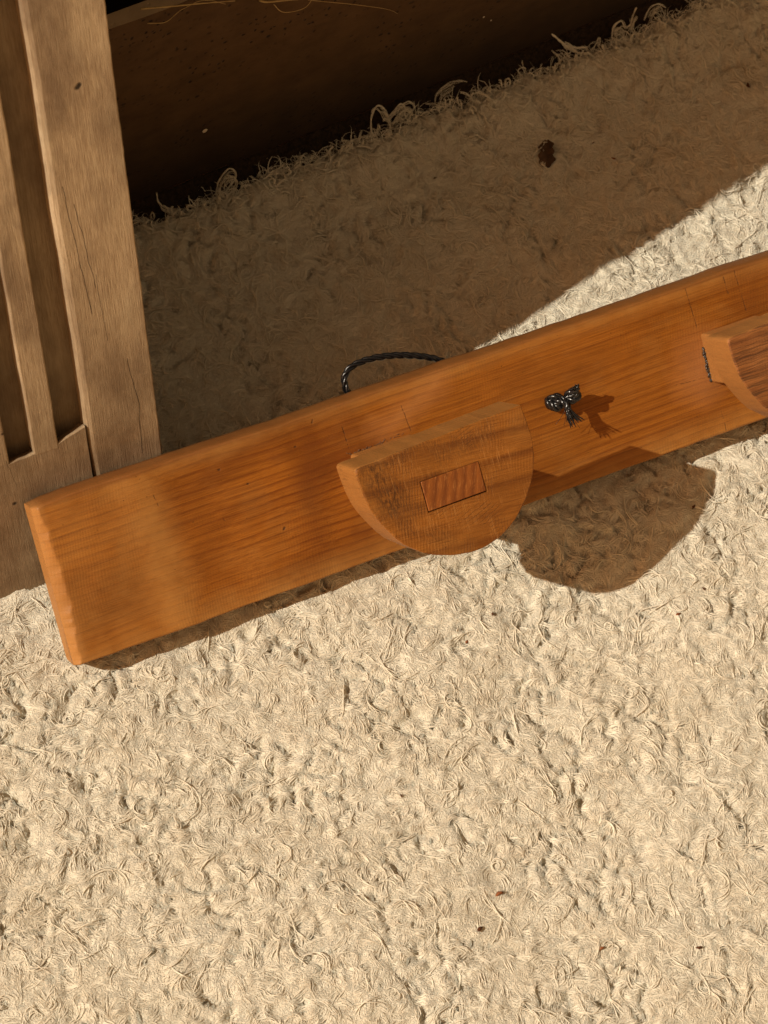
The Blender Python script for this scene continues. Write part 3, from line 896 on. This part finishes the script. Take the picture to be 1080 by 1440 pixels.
def make_peg(base, outline, hb, hf, mat, slot, scale=1.0):
    """disc with a rectangular through-slot; returns the peg (disc) with its neck and tenon"""
    base = np.array(base, float)
    def L3(x, y, h): return base + PA * x + PV * y + PM * h
    arc = catmull(outline, 8)
    chord = np.linspace(arc[-1], arc[0], 50)[1:-1]
    P = resample(np.vstack([arc, chord]), 190, True) * scale
    # soften the two corners (the far one stays crisp)
    for it in range(2):
        d = np.hypot(P[:, 0] + 62.5, P[:, 1] - 33); w = np.exp(-(d / 3) ** 2)[:, None]
        P = P * (1 - w * .5) + .25 * w * (np.roll(P, 1, 0) + np.roll(P, -1, 0))
    P = P + np.stack([.22 * vnoise(P[:, 0] / 4, P[:, 1] / 4, 71), .22 * vnoise(P[:, 0] / 4, P[:, 1] / 4, 72)], 1)
    tng = np.roll(P, -1, 0) - np.roll(P, 1, 0); tng /= np.linalg.norm(tng, axis=1)[:, None]
    inn = np.stack([-tng[:, 1], tng[:, 0]], 1)
    ctr = P.mean(0)
    if ((ctr - P) * inn).sum() < 0: inn = -inn
    # how far the front arris is rubbed away at each place
    wear = .55 + .8 * np.exp(-(np.hypot(P[:, 0] + 60, P[:, 1] - 26) / 20) ** 2) + .7 * np.exp(-((P[:, 1] - 34) / 5) ** 2) * np.clip((30 - P[:, 0]) / 60, 0, 1) + .5 * vnoise(P[:, 0] / 7, P[:, 1] / 7, 73)
    wear = np.maximum(wear, .35)
    n = len(P); V = []; F = []
    prof = [(.5, 0, 0), (0, .35, 0), (0, 1, -1), (0, 1, -.999), (.12, 1, -.52), (.42, 1, -.16), (1.0, 1, 0)]
    rings = []
    def ring(ins, hs):
        i0 = len(V)
        for k in range(n):
            q = P[k] + inn[k] * ins[k]; V.append(L3(q[0], q[1], hs[k]))
        rings.append(i0)
    o1 = np.ones(n)
    ring(.9 * o1, hb * o1); ring(.12 * o1, hb + .7 * o1); ring(0 * o1, hb + 2.5 * o1)
    ring(0 * o1, (hb + hf) / 2 * o1)
    ring(0 * o1, hf - wear - 1.2); ring(0 * o1, hf - wear); ring(.16 * wear, hf - .52 * wear); ring(.48 * wear, hf - .16 * wear); ring(wear, hf * o1)
    for r0, r1 in zip(rings[:-1], rings[1:]):
        for k in range(n): F.append((r0 + k, r0 + (k + 1) % n, r1 + (k + 1) % n, r1 + k))
    me = bpy.data.meshes.new('peg'); bm = bmesh.new()
    bv = [bm.verts.new(Vector(v) * S) for v in V]
    for f in F: bm.faces.new([bv[i] for i in f])
    # slot walls and caps
    x0, x1, y0, y1 = slot
    sl = {}
    for h in (hb, hf):
        sl[h] = [bm.verts.new(Vector(L3(x, y, h)) * S) for x, y in ((x0, y0), (x1 + .2, y0 - .3), (x1, y1), (x0 - .1, y1 + .2))]
    for k in range(4): bm.faces.new((sl[hb][k], sl[hb][(k + 1) % 4], sl[hf][(k + 1) % 4], sl[hf][k]))
    for r0, h in ((rings[0], hb), (rings[-1], hf)):
        vs = [bv[r0 + k] for k in range(n)]
        edges = []
        for lst in (vs, sl[h]):
            for k in range(len(lst)):
                e = bm.edges.get((lst[k], lst[(k + 1) % len(lst)])) or bm.edges.new((lst[k], lst[(k + 1) % len(lst)]))
                edges.append(e)
        bmesh.ops.triangle_fill(bm, use_beauty=True, use_dissolve=False, edges=edges)
    bmesh.ops.recalc_face_normals(bm, faces=bm.faces)
    for f in bm.faces: f.smooth = len(f.verts) == 4
    for e in bm.edges:
        if len(e.link_faces) == 2 and e.calc_face_angle(0) > .75: e.smooth = False
    bm.to_mesh(me); bm.free(); me.materials.append(mat)
    peg = bpy.data.objects.new('peg', me); col.objects.link(peg); peg.parent = rack
    # neck: rounded bar out of the board, stepped down to the tenon that shows in the front
    def bar(name, hw, hh, c0, c1, h0, h1, m, r=2.0, proud=0.0):
        V = []; F = []; k8 = []
        for sx, sy in ((1, 1), (-1, 1), (-1, -1), (1, -1)):
            a0 = {(1, 1): 0, (-1, 1): pi / 2, (-1, -1): pi, (1, -1): 1.5 * pi}[(sx, sy)]
            for q in range(4):
                t = a0 + q / 3 * pi / 2
                k8.append((sx * (hw - r) + r * cos(t), sy * (hh - r) + r * sin(t)))
        nn = len(k8)
        hsx = np.linspace(h0, h1, 8)
        for i, h in enumerate(hsx):
            ins = .6 if i == len(hsx) - 1 else 0
            if i == len(hsx) - 1: V.extend([L3(x * (1 - .15 / hw) + c0, y * (1 - .15 / hh) + c1, h - .5) for x, y in k8])
            V.extend([L3(x * (1 - ins / hw) + c0, y * (1 - ins / hh) + c1, h) for x, y in k8])
        rows = len(V) // nn
        for i in range(rows - 1):
            for k in range(nn): F.append((i * nn + k, i * nn + (k + 1) % nn, (i + 1) * nn + (k + 1) % nn, (i + 1) * nn + k))
        F.append(tuple(range(nn))[::-1]); F.append(tuple((rows - 1) * nn + k for k in range(nn)))
        return mesh_obj(name, V, F, m, peg, smooth=False)
    bar('neck', 23.4, 18.6, 0, 0, -6, hb + .05, mat)
    bar('tenon', (x1 - x0) / 2 - .36, (y1 - y0) / 2 - .32, (x0 + x1) / 2 + .22, (y0 + y1) / 2 + .18, hb - 5, hf + .35, mat_tenon, .35)
    return peg


peg1 = make_peg((249.8, 59.3, T), OUT, 83.0, 118.6, mat_disc, (-22.0, 21.6, -10.9, 10.6))
peg2 = make_peg((530.8, 58.5, T), OUT, 83.0, 114.0, mat_disc_dark, (-22, 21.6, -10.9, 10.6))
tag(peg2, 'darker weathered half-round peg')

# torn fibres and black pitch round the peg mortises
chips = MB()
def chip_line(p, q, n, up, rs=1.0):
    for i in range(n):
        t = (i + rng.uniform(-.4, .4)) / n
        x = p[0] + (q[0] - p[0]) * t; y = p[1] + (q[1] - p[1]) * t; sd = rng.normal(0, .7); x += -sd * (q[1] - p[1]) / max(abs(q[0] - p[0]) + abs(q[1] - p[1]), 1); y += sd * (q[0] - p[0]) / max(abs(q[0] - p[0]) + abs(q[1] - p[1]), 1)
        L_ = rng.uniform(1.0, 5); r = rng.uniform(.2, .9) * rs
        a = math.atan2(q[1] - p[1], q[0] - p[0]) + rng.normal(0, .45)
        P = [(x - L_ / 2 * cos(a), y - L_ / 2 * sin(a), T - .2), (x, y, T + up * rng.uniform(.3, 1)), (x + L_ / 2 * cos(a), y + L_ / 2 * sin(a), T - .2)]
        chips.add(tube(catmull(P, 3), [r * .5, r, r, r, r, r, r * .3], 5))
chip_line((226, 78.0), (252, 78.4), 26, .35, .5); chip_line((248, 78.8), (270, 79.0), 12, .25, .5)
mat_pitch = simple_mat('torn_dark_fibre', (.045, .022, .012), (.20, .085, .03), 900, .45, .6, .0006, .5)
ch1 = chips.build('torn_fibre', mat_pitch, board)
chips = MB(); chip_line((506.5, 66), (507.2, 41), 44, 1.3); chip_line((507, 40.6), (517, 40.2), 10, .5)
ch2 = chips.build('torn_fibre', simple_mat('black_pitch', (.010, .008, .007), (.06, .035, .02), 500, .3, .6, .0008, .6), board)

# cord ----------------------------------------------------------------
def laid_cord(P, R=1.32, pitch=22.0, amp=1.25, n=None):
    P = np.asarray(P, float)
    Lt = np.linalg.norm(np.diff(P, axis=0), axis=1).sum(); n = n or int(Lt / .9)
    P = resample(P, n); T_, N_, B_ = frame_along(P); s = np.linspace(0, Lt, n)
    b = MB()
    for k in range(3):
        t = 2 * pi * k / 3 + s * 2 * pi / pitch
        Q_ = P + amp * (np.cos(t)[:, None] * N_ + np.sin(t)[:, None] * B_)
        b.add(tube(Q_, R, 7))
    return b

loop_pts = [(300, 50, T + 3), (300, 50, 12), (297, 52, -6), (286, 70, -11), (262, 97, -8), (249.5, 108, -6.5), (245.7, 115.2, -6), (246.1, 122.5, -6), (248.9, 126.8, -6), (255.3, 130.1, -6), (268.2, 130.7, -6),
            (284.3, 128.2, -6), (299.7, 123.3, -6), (312.3, 117.7, -6), (320.5, 112.4, -6), (335, 100, -7), (360, 80, -9), (377, 69, -8), (381, 66.5, 0), (381, 66.5, 14), (381, 66.5, T + 5)]
cord = laid_cord(catmull(loop_pts, 12)).build('hanging_cord', mat_cord, rack)


def make_knot(cx, cy):
    b = MB()
    d = lambda pts: [(cx + 1.1 * x, cy + 1.1 * y, T + z) for x, y, z in pts]
    def ropelet(pts, R=1.3, amp=1.2):
        g = laid_cord(catmull(d(pts), 10), R, 17.0, amp); b.add((g.V, g.F))
    # main turn round itself, second turn, then the two cut ends
    ropelet([(0, 0, -2), (-2.6, 2.2, 3), (-3.6, 1.0, 7), (-1.5, -2.8, 9.5), (2.6, -2.6, 9), (3.6, 1.2, 8), (1.2, 3.6, 7.5), (-2.2, 2.4, 5.5), (-3, -1.8, 4.5), (.5, -3.6, 4.5)], 1.75, 1.45)
    ropelet([(.5, -3.4, 4.5), (4.2, -1, 7), (7, 1.6, 11), (9.5, 4.6, 13), (12.4, 4.2, 15), (12.6, 1.2, 16), (9.6, -.4, 15), (6, .4, 12.5), (3, 2.2, 10)], 1.75, 1.45)
    ropelet([(3, 2.2, 10), (3.4, .2, 14), (4.4, -2, 16), (3.6, -5, 17)], 1.45, 1.25)
    ropelet([(8, 2.5, 14), (11, 5, 17), (12.6, 8.2, 20)], 1.45, 1.2)
    ropelet([(-2.5, -1.5, 3), (-.5, .3, 8.5), (2.2, .6, 11), (4.6, 1.4, 9)], 1.7, 1.3)
    ropelet([(8, 1, 11), (9.6, 2.4, 14.5), (9, 3.4, 11)], 1.6, 1.2)
    kn = b.build('knot', mat_cord, cord)
    f = MB()
    for i in range(40):      # frayed lower end
        a = rng.normal(0, .22); L_ = rng.uniform(7, 14)
        p0 = np.array([cx + 3.8 + rng.normal(0, .8), cy - 3.6 + rng.normal(0, .6), T + 17 + rng.normal(0, .8)])
        dirv = np.array([sin(a) + .06, -cos(a), rng.normal(.12, .16)])
        p1 = p0 + dirv * L_ * .5 + np.array([0, 0, rng.normal(0, .6)]); p2 = p0 + dirv * L_ + rng.normal(0, .7, 3)
        f.add(tube(catmull([p0, p1, p2], 3), [.6, .62, .62, .6, .56, .5, .25][:7], 4))
    for i in range(18):      # cut upper end
        a = rng.normal(.5, .5); L_ = rng.uniform(2, 5)
        p0 = np.array([cx + 12.4 + rng.normal(0, 1.2), cy + 8 + rng.normal(0, .7), T + 19.5 + rng.normal(0, .8)])
        f.add(tube([p0, p0 + np.array([.4 * sin(a), .7, .5]) * L_ * .5, p0 + np.array([sin(a) * .6, .75, .6]) * L_], [.62, .6, .3], 4))
    for i in range(6):       # single loose filaments
        a = rng.normal(-.1, .55); L_ = rng.uniform(12, 20)
        p0 = np.array([cx + 3.5, cy - 3.6, T + 17]); p2 = p0 + np.array([sin(a), -cos(a), rng.normal(0, .2)]) * L_
        f.add(tube(catmull([p0, (p0 + p2) / 2 + rng.normal(0, 1, 3), p2], 4), .17, 3))
    f.build('frayed_end', mat_cord, cord)

make_knot(381.5, 66.5)
b2 = MB(); g = laid_cord(catmull([(300, 50, T - 2), (297, 52, T + 4), (298, 47, T + 8), (303, 48, T + 6), (303, 53, T + 5), (298, 54, T + 8), (296, 49, T + 5)], 10), 1.0, 9, 1.0)
b2.add((g.V, g.F)); b2.build('knot', mat_cord, cord)
# rims of the drilled holes, slightly dark and splintered
for hx, hy, R in ((381, 66.5, 5.2), (300, 50, 5.0)):
    t = np.linspace(0, 2 * pi, 25)[:-1]
    rim = MB(); P = [(hx + R * cos(x), hy + R * sin(x), T - .15) for x in t]; P.append(P[0])
    V0 = [(hx + (R - .3) * cos(x), hy + (R - .3) * sin(x), float(front_z(np.array(hx), np.array(hy))) + .12) for x in t]
    rim.V = [(hx, hy, float(front_z(np.array(hx), np.array(hy))) + .1)] + V0; rim.F = [(0, 1 + k, 1 + (k + 1) % 24) for k in range(24)]
    rim.build('drilled_hole', mat_soil, board)

# ------------------------------------------------------------------ small things
def on_rug(x, y): return float(rug_h(np.array(x), np.array(y)))

def straw(pts, r, label, name='dry_straw', bend=0):
    P = catmull(pts, 8)
    P = P + np.stack([.25 * vnoise(np.arange(len(P)) / 4, 0 * P[:, 0], s) for s in (81, 82, 83)], 1)
    o = MB().add(tube(P, np.linspace(r, r * .45, len(P)), 6)).build(name, mat_straw)
    o.matrix_world = rear_m
    tag(o, label, 'straw', 'dry straws caught along the dark board')
    return o
straw([(-9, -1.5, 247), (27, -.4, 232), (66, .8, 215.5)], .75, 'straight golden straw lying across the upper edge of the dark board')
straw([(86, .6, 206), (94, .2, 201), (114, .3, 193.5), (122, 0, 191)], .9, 'short thick pale straw stuck to the dark board beside the curled stem')
straw([(98, .5, 196), (106, -2, 186), (122, -3, 184), (131, -1, 193), (136, .4, 200)], .35, 'thin curled stem hanging on the dark board')
straw([(127, .8, 186), (160, .2, 166), (196, .3, 142), (208, .8, 130)], .3, 'long thin twig trailing down the dark board')
straw([(-2, .5, 226), (12, -.5, 222), (24, .2, 228), (40, -1, 231), (58, 0, 217)], .4, 'wiry bent stem tangled under the straight golden straw')

# curled leaf
def leaf():
    V = []; F = []; nu, nv = 18, 9
    for i in range(nu):
        u = i / (nu - 1); w = 7.4 * sin(pi * min(u * .92 + .06, 1)) ** .7
        for j in range(nv):
            t = j / (nv - 1) * 2 - 1
            x = t * w * (.9 + .16 * sin(9 * u) + .16 * sin(23 * u + 2 * t)); z = 1.7 * t * t + 1.5 * sin(u * 3.0) + .8 * sin(7 * u + 3 * t) - .9 * math.exp(-(t / .12) ** 2)
            V.append((x, (u - .5) * 25, z))
    for i in range(nu - 1):
        for j in range(nv - 1): F.append((i * nv + j, i * nv + j + 1, (i + 1) * nv + j + 1, (i + 1) * nv + j))
    o = mesh_obj('dry_leaf', V, F, mat_leaf)
    md = o.modifiers.new('thickness', 'SOLIDIFY'); md.thickness = .0003
    o.location = Vector((401, 211, on_rug(401, 211) + .9)) * S
    o.rotation_euler = (radians(8), radians(-20), radians(-28))
    tag(o, 'curled brown dry leaf caught in the shaded part of the rug', 'leaf')
leaf()

HUSK = [(586, 216, 2.6, 0, 'dark seed husk in the shaded wool, far from the leaf towards the open rug'),
        (450, 190, 1.5, 1, 'reddish husk in shaded wool close beside the curled leaf'),
        (442, 210, 1.1, 0, 'tiny dark speck in shaded wool between leaf and rug corner'),
        (307, 220, 1.2, 0, 'tiny dark speck in shaded wool near the tall fringe loops'),
        (80.7, -345, 2.4, 0, 'stout dark red husk in the sunlit wool below the pair of rusty husks'),
        (104, -327, 2.6, 1, 'long rust-red husk in the sunlit wool, larger of the rusty ones'),
        (214, -411, 2.0, 0, 'dark grey-brown husk in a hollow of the sunlit wool'),
        (152, -387, 1.8, 1, 'small orange husk in the sunlit wool beside the dark grey-brown husk'),
        (163.5, -149, 1.7, 1, 'thin orange husk in sunlit wool just below the front peg'),
        (189, -137, 1.6, 0, 'small brown husk in sunlit wool beside the round peg shadow'),
        (313, -186.5, 1.8, 1, 'orange-brown husk in sunlit wool beyond the round peg shadow'),
        (340, -175, 1.3, 0, 'tiny black speck in sunlit wool beyond the round peg shadow'),
        (365, -112, 1.9, 0, 'black husk lying inside the round peg shadow'),
        (71, -239, 1.4, 0, 'small dark husk alone in the middle of the sunlit wool')]
for x, y, r, kx, lab in HUSK:
    r *= .72
    V, F = tube([(-r * 1.5, 0, 0), (-r * .8, .1 * r, .1 * r), (0, .2 * r, .2 * r), (r * .9, 0, .1 * r), (r * 1.6, -.2 * r, 0)], [r * .15, r * .55, r * .68, r * .5, r * .1], 7)
    V = [tuple(np.array(p) * (1 + rng.normal(0, .22, 3))) for p in V]
    o = mesh_obj('seed_husk', V, F, mat_husk_orange if kx else mat_husk)
    o.location = Vector((x, y, on_rug(x, y) + 1.6)) * S
    o.rotation_euler = (0, rng.normal(0, .2), rng.uniform(0, 3))
    tag(o, lab, 'seed', 'seed husks caught in the rug')
